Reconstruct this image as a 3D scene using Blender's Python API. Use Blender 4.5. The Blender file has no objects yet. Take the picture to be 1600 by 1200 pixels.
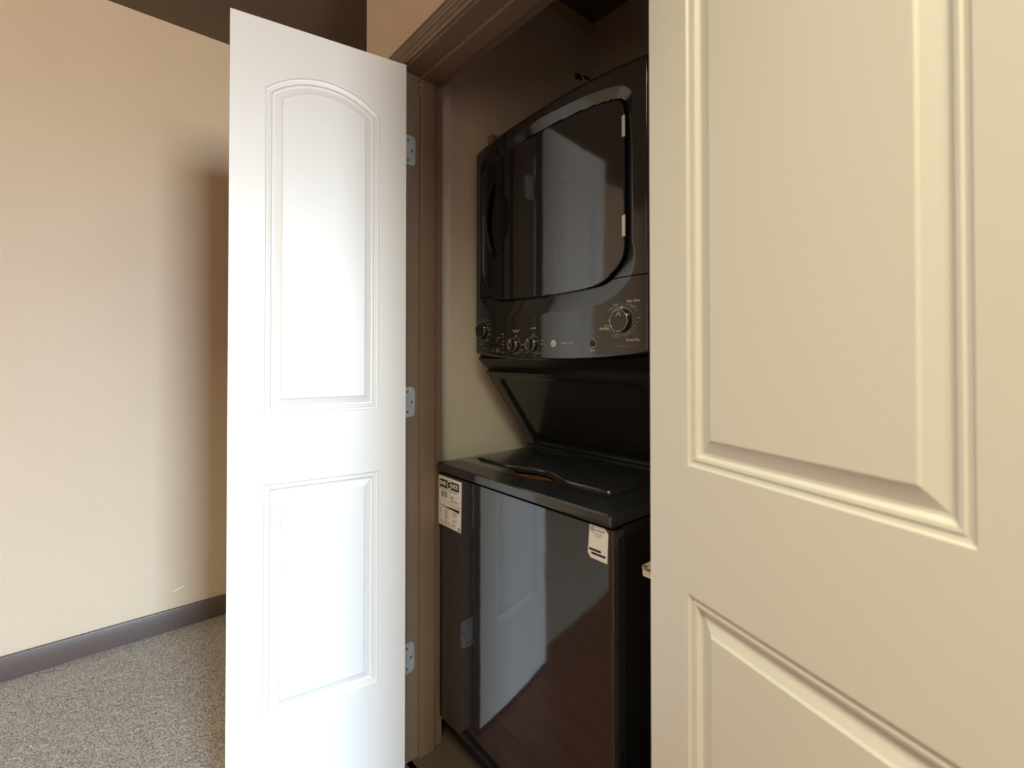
import bpy, bmesh, math, random
from mathutils import Vector, Matrix
from mathutils.geometry import tessellate_polygon
random.seed(4)
SC = bpy.context.scene
COL = SC.collection
R = math.radians

# ------------------------------------------------------------------ camera
cam_d = bpy.data.cameras.new('camera')
cam = bpy.data.objects.new('camera', cam_d); COL.objects.link(cam)
cam.location = (0, 0, 1.2)
cam.rotation_euler = (math.pi/2 + 0.0112, 0, R(49.3))
cam_d.sensor_width = 36; cam_d.lens = 755/1600*36
cam_d.shift_y = -0.0328
cam_d.clip_start = 0.02
cam_d.dof.use_dof = True; cam_d.dof.focus_distance = 1.6; cam_d.dof.aperture_fstop = 4.0
SC.camera = cam

# ------------------------------------------------------------------ world, lights, exposure
SC.view_settings.view_transform = 'Standard'
SC.view_settings.look = 'None'
SC.view_settings.exposure = 0.88
SC.view_settings.gamma = 1.0
SC.view_settings.use_curve_mapping = False
w = bpy.data.worlds.new('world'); SC.world = w; w.use_nodes = True
w.node_tree.nodes['Background'].inputs[0].default_value = (0.62, 0.78, 1.0, 1)
w.node_tree.nodes['Background'].inputs[1].default_value = 1.5

def area(name, loc, target, sx, sy, power, color, spread=180):
    d = bpy.data.lights.new(name, 'AREA'); d.shape = 'RECTANGLE'; d.size = sx; d.size_y = sy
    d.energy = power; d.color = color; d.spread = R(spread)
    o = bpy.data.objects.new(name, d); COL.objects.link(o)
    o.location = loc
    o.rotation_euler = (Vector(target) - Vector(loc)).to_track_quat('-Z', 'Y').to_euler()
    return o
# daylight coming in through the window of the right-hand wall
area('window_daylight', (4.62, -0.03, 1.53), (0.0, 0.05, 1.35), 1.04, 1.15, 116, (1.0, 0.965, 0.87))
# the bluer part of it that falls downwards from the sky
area('window_skylight', (4.64, -0.03, 1.70), (0.9, 0.05, 0.0), 1.04, 0.80, 30, (0.32, 0.62, 1.0), 60)
# warm fill light added overhead, out of view, to brighten the right-hand door
area('door_fill_light', (0.36, -0.46, 2.66), (0.36, -0.46, 0.0), 0.8, 0.8, 21, (0.97, 0.91, 0.62), 132)

# ------------------------------------------------------------------ materials
def mat(name, color, rough=0.5, ior=1.5, metal=0.0, bump=None, var=0.0, vscale=3.0, coat=0.0, color2=None):
    m = bpy.data.materials.new(name); m.use_nodes = True
    nt = m.node_tree; b = nt.nodes['Principled BSDF']
    b.inputs['Base Color'].default_value = (*color, 1)
    b.inputs['Roughness'].default_value = rough
    b.inputs['IOR'].default_value = ior
    b.inputs['Metallic'].default_value = metal
    b.inputs['Coat Weight'].default_value = coat
    tc = nt.nodes.new('ShaderNodeTexCoord')
    if var or color2:
        n = nt.nodes.new('ShaderNodeTexNoise'); n.inputs['Scale'].default_value = vscale
        n.inputs['Detail'].default_value = 6
        nt.links.new(tc.outputs['Object'], n.inputs['Vector'])
        r = nt.nodes.new('ShaderNodeValToRGB')
        c2 = color2 or tuple(c*(1-var) for c in color)
        r.color_ramp.elements[0].color = (*c2, 1); r.color_ramp.elements[0].position = 0.35
        r.color_ramp.elements[1].color = (*color, 1); r.color_ramp.elements[1].position = 0.65
        nt.links.new(n.outputs['Fac'], r.inputs['Fac'])
        nt.links.new(r.outputs['Color'], b.inputs['Base Color'])
    if bump:
        sc, st, dist = bump
        n = nt.nodes.new('ShaderNodeTexNoise'); n.inputs['Scale'].default_value = sc; n.inputs['Detail'].default_value = 3
        nt.links.new(tc.outputs['Object'], n.inputs['Vector'])
        bp = nt.nodes.new('ShaderNodeBump'); bp.inputs['Strength'].default_value = st; bp.inputs['Distance'].default_value = dist
        nt.links.new(n.outputs['Fac'], bp.inputs['Height'])
        nt.links.new(bp.outputs['Normal'], b.inputs['Normal'])
    return m

M = {}
M['wall'] = mat('tan_wall_paint', (0.745, 0.60, 0.435), 0.6, bump=(260, 0.12, 0.002), var=0.03)
M['closet_wall'] = mat('greige_closet_paint', (0.81, 0.775, 0.71), 0.7, bump=(260, 0.10, 0.002), var=0.04)
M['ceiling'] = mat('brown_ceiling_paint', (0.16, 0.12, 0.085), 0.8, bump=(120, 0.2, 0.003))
M['door'] = mat('white_door_paint', (0.72, 0.715, 0.69), 0.38, bump=(420, 0.05, 0.001), var=0.012, vscale=2)
M['brown'] = mat('brown_trim_paint', (0.21, 0.150, 0.104), 0.38, bump=(90, 0.08, 0.001), var=0.08, vscale=6)
M['base'] = mat('taupe_baseboard_paint', (0.135, 0.098, 0.085), 0.4, bump=(90, 0.06, 0.001), var=0.05)
M['enamel'] = mat('charcoal_enamel', (0.013, 0.013, 0.017), 0.065, ior=1.95, bump=(7, 0.05, 0.01))
M['enamel_side'] = mat('charcoal_side_enamel', (0.010, 0.010, 0.010), 0.22, ior=1.5, bump=(300, 0.05, 0.001))
M['plastic'] = mat('dark_grey_plastic', (0.022, 0.021, 0.021), 0.16, ior=1.62)
M['deck'] = mat('deck_enamel', (0.018, 0.018, 0.020), 0.10, ior=1.68)
M['frame'] = mat('dark_frame_paint', (0.022, 0.021, 0.022), 0.09, ior=1.75)
M['matte'] = mat('matte_black_plastic', (0.008, 0.008, 0.008), 0.4)
M['handle'] = mat('handle_plastic', (0.006, 0.006, 0.006), 0.3, ior=1.25)
M['black'] = mat('black_gap', (0.002, 0.002, 0.002), 0.8)
M['chrome'] = mat('chrome', (0.85, 0.83, 0.80), 0.15, metal=1.0)
M['hinge_steel'] = mat('brushed_hinge_steel', (0.80, 0.79, 0.76), 0.45, metal=0.45)
M['zinc'] = mat('zinc_plate', (0.66, 0.70, 0.70), 0.42, metal=0.6, var=0.15, vscale=60)
M['screw'] = mat('dark_screw', (0.18, 0.17, 0.16), 0.4, metal=0.8)
M['print'] = mat('pale_print', (0.62, 0.60, 0.55), 0.6)
M['print_grey'] = mat('grey_print', (0.28, 0.27, 0.26), 0.6)
M['print_blue'] = mat('blue_print', (0.03, 0.20, 0.36), 0.6)
M['paper'] = mat('white_paper', (0.74, 0.72, 0.70), 0.6, var=0.05, vscale=30)
M['ink'] = mat('black_ink', (0.01, 0.01, 0.01), 0.6)
M['ink_grey'] = mat('grey_ink', (0.16, 0.16, 0.16), 0.6)
M['amber'] = mat('amber_plastic', (0.22, 0.075, 0.012), 0.35, var=0.5, vscale=20)
M['board'] = mat('white_melamine', (0.72, 0.68, 0.60), 0.45, var=0.04)
M['chipboard'] = mat('bare_chipboard', (0.34, 0.17, 0.07), 0.8, var=0.5, vscale=120)
M['pine'] = mat('pine_block', (0.36, 0.20, 0.075), 0.7, var=0.3, vscale=20)
M['chip'] = mat('torn_drywall', (0.07, 0.018, 0.012), 0.9, var=0.6, vscale=60)
M['chip_white'] = mat('bare_primer', (0.92, 0.90, 0.86), 0.8)
M['underlay'] = mat('subfloor', (0.10, 0.07, 0.05), 0.9, var=0.2)

def carpet_mat():
    m = bpy.data.materials.new('speckled_carpet'); m.use_nodes = True
    nt = m.node_tree; b = nt.nodes['Principled BSDF']; b.inputs['Roughness'].default_value = 0.95
    b.inputs['Specular IOR Level'].default_value = 0.1
    tc = nt.nodes.new('ShaderNodeTexCoord')
    n1 = nt.nodes.new('ShaderNodeTexNoise'); n1.inputs['Scale'].default_value = 190; n1.inputs['Detail'].default_value = 4; n1.inputs['Roughness'].default_value = 0.75
    n2 = nt.nodes.new('ShaderNodeTexVoronoi'); n2.inputs['Scale'].default_value = 210
    r = nt.nodes.new('ShaderNodeValToRGB')
    e = r.color_ramp.elements
    e[0].position = 0.34; e[0].color = (0.17, 0.14, 0.115, 1)
    e[1].position = 0.64; e[1].color = (0.78, 0.72, 0.65, 1)
    x = e.new(0.49); x.color = (0.45, 0.40, 0.35, 1)
    mx = nt.nodes.new('ShaderNodeMath'); mx.operation = 'MULTIPLY_ADD'; mx.inputs[1].default_value = 0.22
    nt.links.new(tc.outputs['Object'], n1.inputs['Vector']); nt.links.new(tc.outputs['Object'], n2.inputs['Vector'])
    sub = nt.nodes.new('ShaderNodeMath'); sub.operation = 'SUBTRACT'; sub.inputs[1].default_value = 0.1
    nt.links.new(n2.outputs['Distance'], mx.inputs[0]); nt.links.new(n1.outputs['Fac'], sub.inputs[0]); nt.links.new(sub.outputs[0], mx.inputs[2])
    nt.links.new(mx.outputs[0], r.inputs['Fac']); nt.links.new(r.outputs['Color'], b.inputs['Base Color'])
    bp = nt.nodes.new('ShaderNodeBump'); bp.inputs['Strength'].default_value = 0.8; bp.inputs['Distance'].default_value = 0.006
    nt.links.new(mx.outputs[0], bp.inputs['Height']); nt.links.new(bp.outputs['Normal'], b.inputs['Normal'])
    return m
M['carpet'] = carpet_mat()

def wood_mat(name, c1, c2):
    m = bpy.data.materials.new(name); m.use_nodes = True
    nt = m.node_tree; b = nt.nodes['Principled BSDF']; b.inputs['Roughness'].default_value = 0.35
    tc = nt.nodes.new('ShaderNodeTexCoord'); mp = nt.nodes.new('ShaderNodeMapping'); mp.inputs['Scale'].default_value = (3, 40, 3)
    n = nt.nodes.new('ShaderNodeTexNoise'); n.inputs['Scale'].default_value = 1.5; n.inputs['Detail'].default_value = 8; n.inputs['Distortion'].default_value = 0.6
    r = nt.nodes.new('ShaderNodeValToRGB'); r.color_ramp.elements[0].color = (*c1, 1); r.color_ramp.elements[1].color = (*c2, 1)
    r.color_ramp.elements[0].position = 0.3; r.color_ramp.elements[1].position = 0.7
    nt.links.new(tc.outputs['Object'], mp.inputs[0]); nt.links.new(mp.outputs[0], n.inputs['Vector'])
    nt.links.new(n.outputs['Fac'], r.inputs['Fac']); nt.links.new(r.outputs['Color'], b.inputs['Base Color'])
    return m
M['wood'] = wood_mat('red_brown_hardwood', (0.10, 0.028, 0.012), (0.24, 0.080, 0.035))

# ------------------------------------------------------------------ helpers
def link(name, me, m, parent=None, smooth=False):
    o = bpy.data.objects.new(name, me); COL.objects.link(o)
    if m is not None: me.materials.append(m)
    if parent: o.parent = parent
    if smooth:
        for p in me.polygons: p.use_smooth = True
    return o
def obj(name, bm, m, parent=None, smooth=False, autosm=None):
    bmesh.ops.recalc_face_normals(bm, faces=bm.faces)
    if autosm:
        for f in bm.faces: f.smooth = True
        for e in bm.edges:
            if len(e.link_faces) == 2 and e.calc_face_angle(0) > R(autosm): e.smooth = False
    me = bpy.data.meshes.new(name); bm.to_mesh(me); bm.free()
    return link(name, me, m, parent, smooth)
def raw(name, verts, faces, m, parent=None, smooth=False):
    me = bpy.data.meshes.new(name); me.from_pydata(verts, [], faces); me.update()
    return link(name, me, m, parent, smooth)
def tag(o, label=None, cat=None, group=None, kind=None):
    if label: o['label'] = label
    if cat: o['category'] = cat
    if group: o['group'] = group
    if kind: o['kind'] = kind
    return o
def empty(name, loc=(0, 0, 0), rz=0):
    o = bpy.data.objects.new(name, None); COL.objects.link(o); o.location = loc; o.rotation_euler = (0, 0, rz)
    o.empty_display_size = 0.05
    return o
def bx(bm, x0, x1, y0, y1, z0, z1, bev=0.0, seg=2):
    r = bmesh.ops.create_cube(bm, size=1)
    vs = r['verts']
    for v in vs:
        v.co = Vector(((x0+x1)/2 + v.co.x*(x1-x0), (y0+y1)/2 + v.co.y*(y1-y0), (z0+z1)/2 + v.co.z*(z1-z0)))
    if bev:
        es = list({e for v in vs for e in v.link_edges})
        bmesh.ops.bevel(bm, geom=es, offset=bev, segments=seg, profile=0.5, affect='EDGES')
def box(name, dims, m, parent=None, bev=0.0, seg=2):
    bm = bmesh.new(); bx(bm, *dims, bev=bev, seg=seg)
    return obj(name, bm, m, parent, autosm=35 if bev else None)
def prism(bm, poly, a0, a1, axis='x'):
    """poly of 2D points extruded along an axis; x: poly=(y,z); y: poly=(x,z); z: poly=(x,y)"""
    def P(p, a):
        return {'x': (a, p[0], p[1]), 'y': (p[0], a, p[1]), 'z': (p[0], p[1], a)}[axis]
    A = [bm.verts.new(P(p, a0)) for p in poly]; B = [bm.verts.new(P(p, a1)) for p in poly]
    n = len(poly)
    bm.faces.new(A); bm.faces.new(B)
    for i in range(n): bm.faces.new((A[i], A[(i+1) % n], B[(i+1) % n], B[i]))
def cyl_y(bm, cx, cz, r, y0, y1, seg=40, r2=None):
    """disc stack along -y: y0 back, y1 front"""
    r2 = r if r2 is None else r2
    A = [bm.verts.new((cx+r*math.cos(2*math.pi*i/seg), y0, cz+r*math.sin(2*math.pi*i/seg))) for i in range(seg)]
    B = [bm.verts.new((cx+r2*math.cos(2*math.pi*i/seg), y1, cz+r2*math.sin(2*math.pi*i/seg))) for i in range(seg)]
    bm.faces.new(A); bm.faces.new(B)
    for i in range(seg): bm.faces.new((A[i], A[(i+1) % seg], B[(i+1) % seg], B[i]))
def cyl_z(bm, cx, cy, r, z0, z1, seg=16):
    prism(bm, [(cx+r*math.cos(2*math.pi*i/seg), cy+r*math.sin(2*math.pi*i/seg)) for i in range(seg)], z0, z1, 'z')
def lathe_y(bm, cx, cz, prof, seg=48):
    """prof: list of (radius, y)"""
    rings = []
    for r, y in prof:
        rings.append([bm.verts.new((cx+r*math.cos(2*math.pi*i/seg), y, cz+r*math.sin(2*math.pi*i/seg))) for i in range(seg)])
    for a, b in zip(rings, rings[1:]):
        for i in range(seg): bm.faces.new((a[i], a[(i+1) % seg], b[(i+1) % seg], b[i]))
    bm.faces.new(rings[0]); bm.faces.new(rings[-1])
def torus_y(bm, cx, cz, R0, r, y, seg=48, ts=8):
    g = []
    for i in range(seg):
        a = 2*math.pi*i/seg
        g.append([bm.verts.new((cx+(R0+r*math.cos(2*math.pi*j/ts))*math.cos(a), y+r*math.sin(2*math.pi*j/ts), cz+(R0+r*math.cos(2*math.pi*j/ts))*math.sin(a))) for j in range(ts)])
    for i in range(seg):
        for j in range(ts):
            bm.faces.new((g[i][j], g[(i+1) % seg][j], g[(i+1) % seg][(j+1) % ts], g[i][(j+1) % ts]))
def rrect(x0, x1, z0, z1, rad, n=8):
    """rounded rectangle; rad = (bl, br, tr, tl) or a number"""
    if not isinstance(rad, (tuple, list)): rad = (rad,)*4
    pts = []
    for (cx, cz, r, a0) in ((x0+rad[0], z0+rad[0], rad[0], 180), (x1-rad[1], z0+rad[1], rad[1], 270), (x1-rad[2], z1-rad[2], rad[2], 0), (x0+rad[3], z1-rad[3], rad[3], 90)):
        for i in range(n+1):
            a = R(a0 + 90*i/n); pts.append((cx+r*math.cos(a), cz+r*math.sin(a)))
    return pts

# ------------------------------------------------------------------ the room
XL, ZC = -2.595, 2.672          # left wall, ceiling
YF, YB = 0.685, 0.82            # front and back face of the closet's front wall
OX0, OX1, OZ = -1.29, -0.400, 2.046   # closet opening
XE = -1.549                     # outside corner at the hallway
CXL, CXR, CY = -1.378, -0.30, 1.66    # closet inside

fl = empty('floor'); tag(fl, kind='structure')
box('subfloor', (XL-0.1, 4.65, -2.6, 3.6, -0.06, -0.014), M['underlay'], fl)
# hardwood boards
plank_me = []
for L in (1.2, 0.9, 0.6):
    bm = bmesh.new(); bx(bm, 0, L-0.0015, 0, 0.1185, -0.014, 0, bev=0.0012, seg=1)
    bmesh.ops.recalc_face_normals(bm, faces=bm.faces)
    me = bpy.data.meshes.new('plank'); bm.to_mesh(me); bm.free(); me.materials.append(M['wood']); plank_me.append((L, me))
y = -2.52; row = 0
while y < 0.70:
    x = -1.40
    k = (row*7) % 3
    while x < 4.45:
        L, me = plank_me[k % 3]; k += 1
        if x + L > 4.6: L, me = plank_me[2]
        o = bpy.data.objects.new('plank', me); COL.objects.link(o); o.parent = fl; o.location = (x, y, 0)
        x += L
    y += 0.12; row += 1
# carpet
def carpet():
    nx, ny = 150, 300
    x0, x1, y0, y1 = XL, -1.402, -2.5, 0.9
    v = []; f = []
    for j in range(ny+1):
        for i in range(nx+1):
            v.append((x0+(x1-x0)*i/nx, y0+(y1-y0)*j/ny, -0.002+random.uniform(-0.0016, 0.0016)))
    for j in range(ny):
        for i in range(nx):
            a = j*(nx+1)+i; f.append((a, a+1, a+nx+2, a+nx+1))
    n0 = len(v)
    v += [(x0, 0.9, -0.002), (XE, 0.9, -0.002), (XE, 3.5, -0.002), (x0, 3.5, -0.002)]; f.append((n0, n0+1, n0+2, n0+3))
    o = raw('carpet', v, f, M['carpet'], fl, smooth=True); o['kind'] = 'stuff'
    o['label'] = 'speckled grey-beige cut pile carpet of the hallway'
carpet()
box('closet_floor', (OX0-0.1, CXR+0.05, 0.70, CY, -0.014, 0.0), M['underlay'], fl)

ce = box('ceiling', (XL-0.1, 4.65, -2.6, 3.6, ZC, ZC+0.1), M['ceiling']); tag(ce, kind='structure')
wl = box('wall_left', (XL-0.1, XL, -2.6, 3.6, -0.05, ZC), M['wall']); tag(wl, kind='structure')
wb = box('wall_back', (XL-0.1, 4.65, -2.6, -2.5, -0.05, ZC), M['wall']); tag(wb, kind='structure')
wh = box('wall_hallway_end', (XL-0.1, XE+0.2, 3.5, 3.6, -0.05, ZC), M['wall']); tag(wh, kind='structure')
# right wall with its window opening
WY0, WY1, WZ0, WZ1 = -0.58, 0.52, 0.93, 2.12
XR = 4.5
bm = bmesh.new()
bx(bm, XR, XR+.1, -2.6, WY0, -0.05, ZC); bx(bm, XR, XR+.1, WY1, 1.0, -0.05, ZC)
bx(bm, XR, XR+.1, WY0, WY1, -0.05, WZ0); bx(bm, XR, XR+.1, WY0, WY1, WZ1, ZC)
wr = obj('wall_right', bm, M['wall']); tag(wr, kind='structure')
wi = empty('window_1', (XR+0.02, 0.1, WZ0)); tag(wi, kind='structure')
bm = bmesh.new()
for d in ((0, 0.05, WY0-0.1, WY1-0.1, 0, 0.04), (0, 0.05, WY0-0.1, WY1-0.1, WZ1-WZ0-0.04, WZ1-WZ0), (0, 0.05, WY0-0.1, WY0-0.06, 0.04, WZ1-WZ0-0.04), (0, 0.05, WY1-0.14, WY1-0.1, 0.04, WZ1-WZ0-0.04)):
    bx(bm, *d)
obj('window_frame', bm, M['door'], wi)
# closet front wall
bm = bmesh.new()
bx(bm, XE, OX0-0.018, YF, YB, -0.05, ZC); bx(bm, OX1+0.018, 4.6, YF, YB, -0.05, ZC); bx(bm, OX0-0.018, OX1+0.018, YF, YB, OZ+0.018, ZC)
wf = obj('wall_front', bm, M['wall']); tag(wf, kind='structure')
# closet side, back walls and ceiling
ws = box('wall_hallway_side', (XE, CXL, YB, 3.5, -0.05, ZC), M['wall']); tag(ws, kind='structure')
bm = bmesh.new()
bx(bm, CXL, CXL+0.006, YB, CY, -0.02, 2.60)
wcl = obj('wall_closet_left', bm, M['closet_wall']); tag(wcl, kind='structure')
wcb = box('wall_closet_back', (CXL, CXR+0.1, CY, CY+0.1, -0.05, ZC), M['closet_wall']); tag(wcb, kind='structure')
wcr = box('wall_closet_right', (CXR, CXR+0.1, YB, CY, -0.05, ZC), M['closet_wall']); tag(wcr, kind='structure')
# torn patch of wallboard over the dryer
def blob(name, m, pts, y, th, parent, ax='x'):
    bm = bmesh.new(); prism(bm, pts, y, y+th, ax); o = obj(name, bm, m, parent); return o
def jag(cy, cz, ry, rz, n=14):
    return [(cy+ry*math.cos(2*math.pi*i/n)*random.uniform(0.6, 1.1), cz+rz*math.sin(2*math.pi*i/n)*random.uniform(0.5, 1.1)) for i in range(n)]
for (cy, cz, ry, rz) in ((1.556, 2.392, 0.026, 0.017), (1.606, 2.408, 0.026, 0.008), (1.625, 2.372, 0.022, 0.010)):
    blob('paint_chip', M['chip'], jag(cy, cz, ry, rz), CXL+0.0055, 0.0012, wcl)
for (cx, cz, rx, rz) in ((-1.345, 2.370, 0.026, 0.008), (-1.30, 2.374, 0.024, 0.006)):
    blob('paint_chip', M['chip'], jag(cx, cz, rx, rz), CY-0.0008, 0.001, wcb, 'y')
# a small white scuff on the left wall
blob('paint_chip', M['chip_white'], [(0.262, 0.163), (0.268, 0.160), (0.300, 0.170), (0.303, 0.175), (0.297, 0.176), (0.275, 0.168)], XL-0.0005, 0.0012, wl)

# baseboards
def baseboard(name, poly_path, m):
    bm = bmesh.new()
    bx(bm, *poly_path, bev=0.004)
    o = obj(name, bm, m, autosm=35); tag(o, kind='structure'); return o
baseboard('baseboard_left', (XL, XL+0.014, -2.5, 3.5, 0, 0.090), M['base'])
bb = baseboard('baseboard_back', (XL+0.014, XR, -2.5, -2.486, 0, 0.090), M['base'])
baseboard('baseboard_right', (XR-0.014, XR, -2.486, YF-0.014, 0, 0.090), M['base'])
baseboard('baseboard_front', (OX1+0.08, XR, YF-0.014, YF, 0, 0.090), M['base'])

# closet opening: jamb, stop, casing
tr = empty('trim_1'); tag(tr, kind='structure')
def three_sides(name, off0, off1, y0, y1, m):
    """band round the opening from offset off0 (inside) to off1 (outside)"""
    a, b = off0, off1
    for nm, d in ((name, (OX0-b, OX0-a, y0, y1, 0, OZ+b)), (name, (OX1+a, OX1+b, y0, y1, 0, OZ+b)), (name, (OX0-a, OX1+a, y0, y1, OZ+a, OZ+b))):
        box(nm, d, m, tr, bev=0.0012, seg=1)
three_sides('jamb', 0.0, 0.018, YF-0.002, YB+0.002, M['brown'])
three_sides('door_stop', -0.010, 0.0, 0.738, 0.790, M['brown'])
prof = [(0.004, 0), (0.004, .010), (.008, .0135), (.012, .0135), (.014, .010), (.022, .010), (.026, .012), (.036, .0125), (.039, .016), (.043, .0165), (.046, .0195), (.056, .020), (.060, .017), (.060, 0)]
bm = bmesh.new()
rings = []
for (px, pz) in ((-1, 'b'), (-1, 't'), (1, 't'), (1, 'b')):
    ring = []
    for o_, p_ in prof:
        x = OX0-o_ if px < 0 else OX1+o_
        z = 0.0 if pz == 'b' else OZ+o_
        ring.append(bm.verts.new((x, YF-p_, z)))
    rings.append(ring)
for a, b in zip(rings, rings[1:]):
    for i in range(len(prof)-1): bm.faces.new((a[i], a[i+1], b[i+1], b[i]))
obj('casing', bm, M['brown'], tr)
for (z, ry, rz) in ((2.018, .0018, .004), (2.006, .0012, .003), (1.996, .0012, .0025)):
    blob('paint_chip', M['chip_white'], jag(0.7375, z, ry, rz, 8), OX0+0.0095, 0.0015, tr)

# ------------------------------------------------------------------ moulded closet doors
PROF = [(0, 0), (.0022, .0030), (.0070, .0040), (.0092, .0024), (.0130, .0032), (.0165, .0090), (.0200, .0094), (.0370, .0035), (.0400, .0010)]
def panel_ring(s0, s1, z0, z1, arch, o):
    c = (s0+s1)/2; hw = (s1-s0)/2
    pts = [(s0+o, z0+o), (s1-o, z0+o)]
    if not arch:
        return pts + [(s1-o, z1-o), (s0+o, z1-o)]
    sag = 0.056; Rr = (hw*hw+sag*sag)/(2*sag); zc = z1-Rr
    a1 = math.asin((hw-o)/(Rr-o)); n = 28
    for i in range(n+1):
        a = a1 - 2*a1*i/n
        pts.append((c+(Rr-o)*math.sin(a), zc+(Rr-o)*math.cos(a)))
    return pts
def door_leaf(name, hx, hy, d, width, s0, s1, sgn):
    """inner face on local y=0 looking along sgn*y, slab behind it"""
    root = empty(name, (hx, hy, 0), math.atan2(d[1], d[0])); tag(root, kind='structure')
    T = 0.035; z0, z1 = 0.012, 2.040
    panels = [(s0, s1, 0.298, 0.880, False), (s0, s1, 1.052, 1.926, True)]
    bm = bmesh.new()
    for (yf, sg) in ((0, sgn), (-sgn*T, -sgn)):
        outer = [(0, z0), (width, z0), (width, z1), (0, z1)]
        polys = [outer] + [panel_ring(*p, 0) for p in panels]
        flat = [q for pl in polys for q in pl]
        tris = tessellate_polygon([[Vector((q[0], q[1], 0)) for q in pl] for pl in polys])
        vs = [bm.verts.new((q[0], yf, q[1])) for q in flat]
        for t in tris:
            try: bm.faces.new([vs[i] for i in t])
            except ValueError: pass
    for (a, b) in (((0, z0), (width, z0)), ((width, z0), (width, z1)), ((width, z1), (0, z1)), ((0, z1), (0, z0))):
        q = [bm.verts.new((a[0], 0, a[1])), bm.verts.new((b[0], 0, b[1])), bm.verts.new((b[0], -sgn*T, b[1])), bm.verts.new((a[0], -sgn*T, a[1]))]
        bm.faces.new(q)
    bmesh.ops.remove_doubles(bm, verts=bm.verts, dist=1e-5)
    obj('leaf', bm, M['door'], root)
    for p in panels:
        bm = bmesh.new()
        for (yf, sg) in ((0, sgn), (-sgn*T, -sgn)):
            rs = []
            for o_, dep in PROF:
                rs.append([bm.verts.new((q[0], yf-sg*dep, q[1])) for q in panel_ring(*p, o_)])
            for a, b in zip(rs, rs[1:]):
                n = len(a)
                for i in range(n): bm.faces.new((a[i], a[(i+1) % n], b[(i+1) % n], b[i]))
            bm.faces.new(rs[-1])
        obj('panel', bm, M['door'], root)
    return root
dl = door_leaf('door_1', -1.250, 0.673, (-0.15876, -0.98732), 0.440, 0.0770, 0.3625, 1)
dr = door_leaf('door_2', -0.416, 0.632, (0.94792, -0.31852), 0.464, 0.0780, 0.3873, -1)
tag(dl, 'white moulded closet door leaf with arched upper panel, swung open beside the hallway')
tag(dr, 'white moulded closet door leaf folded back near the camera')
# butt hinges on the jambs
def hinge(root, wx, sgn, zc, slot=False):
    """plate on jamb face at world x=wx, looking along sgn*x"""
    inv = root.matrix_world.inverted()
    h = 0.0445
    bm = bmesh.new()
    pts = rrect(0.676, 0.7245, zc-h, zc+h, (0.001, 0.014, 0.014, 0.001), 6)
    prism(bm, pts, wx, wx+sgn*0.0016, 'x')
    o = obj('hinge', bm, M['zinc'], root); o.matrix_parent_inverse = inv
    for (yy, zz) in ((0.700, zc+0.030), (0.713, zc), (0.700, zc-0.030)):
        bm = bmesh.new(); n = 12
        prism(bm, [(yy+0.0034*math.cos(2*math.pi*i/n), zz+0.0034*math.sin(2*math.pi*i/n)) for i in range(n)], wx+sgn*0.0014, wx+sgn*0.0024, 'x')
        bx(bm, min(wx+sgn*.0024, wx+sgn*.0028), max(wx+sgn*.0024, wx+sgn*.0028), yy-0.0026, yy+0.0026, zz-0.0006, zz+0.0006)
        s = obj('screw', bm, M['screw'], o)
    bm = bmesh.new()
    for k in range(5):
        a = zc-h+k*2*h/5
        cyl_z(bm, wx-sgn*0.001, 0.670, 0.0058, a+0.0004, a+2*h/5-0.0004, 14)
    k = obj('knuckle', bm, M['zinc'], o)
bpy.context.view_layer.update()
for zc in (1.814, 1.063, 0.307):
    hinge(dl, OX0, 1, zc); hinge(dr, OX1, -1, zc)

# ------------------------------------------------------------------ stacked washer and dryer
UX0, UX1 = -1.277, -0.612       # washer sides
DX0, DX1 = -1.294, -0.630       # dryer sides
DC = (DX0+DX1)/2; DH = (DX1-DX0)/2
lc = empty('laundry_center', ((UX0+UX1)/2, 1.15, 0))
tag(lc, 'dark charcoal stacked clothes washer and dryer standing in the closet', 'washer dryer')
LI = Matrix.Translation(-lc.location)
def P(o):          # keep world coordinates under the Empty
    o.parent = lc; o.matrix_parent_inverse = LI; return o
# washer cabinet
bm = bmesh.new()
cr = 0.014
poly = [(UX0, 1.50), (UX0, 0.80+cr)]
for i in range(7):
    a = R(180+90*i/6); poly.append((UX0+cr+cr*math.cos(a), 0.80+cr+cr*math.sin(a)))
for i in range(7):
    a = R(270+90*i/6); poly.append((UX1-cr+cr*math.cos(a), 0.80+cr+cr*math.sin(a)))
poly.append((UX1, 0.832))
poly2 = [p for i, p in enumerate(poly) if p not in poly[:i]]
poly2 = [(UX0, 0.832)] + poly2[1:]
prism(bm, poly2, 0.108, 0.842, 'z')
P(obj('front_panel', bm, M['enamel'], autosm=30))
P(box('washer_cabinet', (UX0+0.001, UX1-0.001, 0.8335, 1.50, 0.07, 0.846), M['enamel_side'], bev=0.002, seg=1))
P(box('seam_gap_shade', (UX0+0.008, UX1-0.008, 0.808, 0.835, 0.842, 0.853), M['black']))  # added near-black strip, its colour stands for the shade in the deck seam
P(box('toe_panel', (UX0+0.03, UX1-0.03, 0.850, 0.870, 0.02, 0.108), M['matte']))
for (x, y) in ((UX0+0.05, 0.90), (UX1-0.05, 0.90), (UX0+0.05, 1.45), (UX1-0.05, 1.45)):
    bm = bmesh.new(); cyl_z(bm, x, y, 0.02, 0, 0.02, 20); cyl_z(bm, x, y, 0.008, 0.02, 0.07, 12); P(obj('leg', bm, M['matte']))
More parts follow.
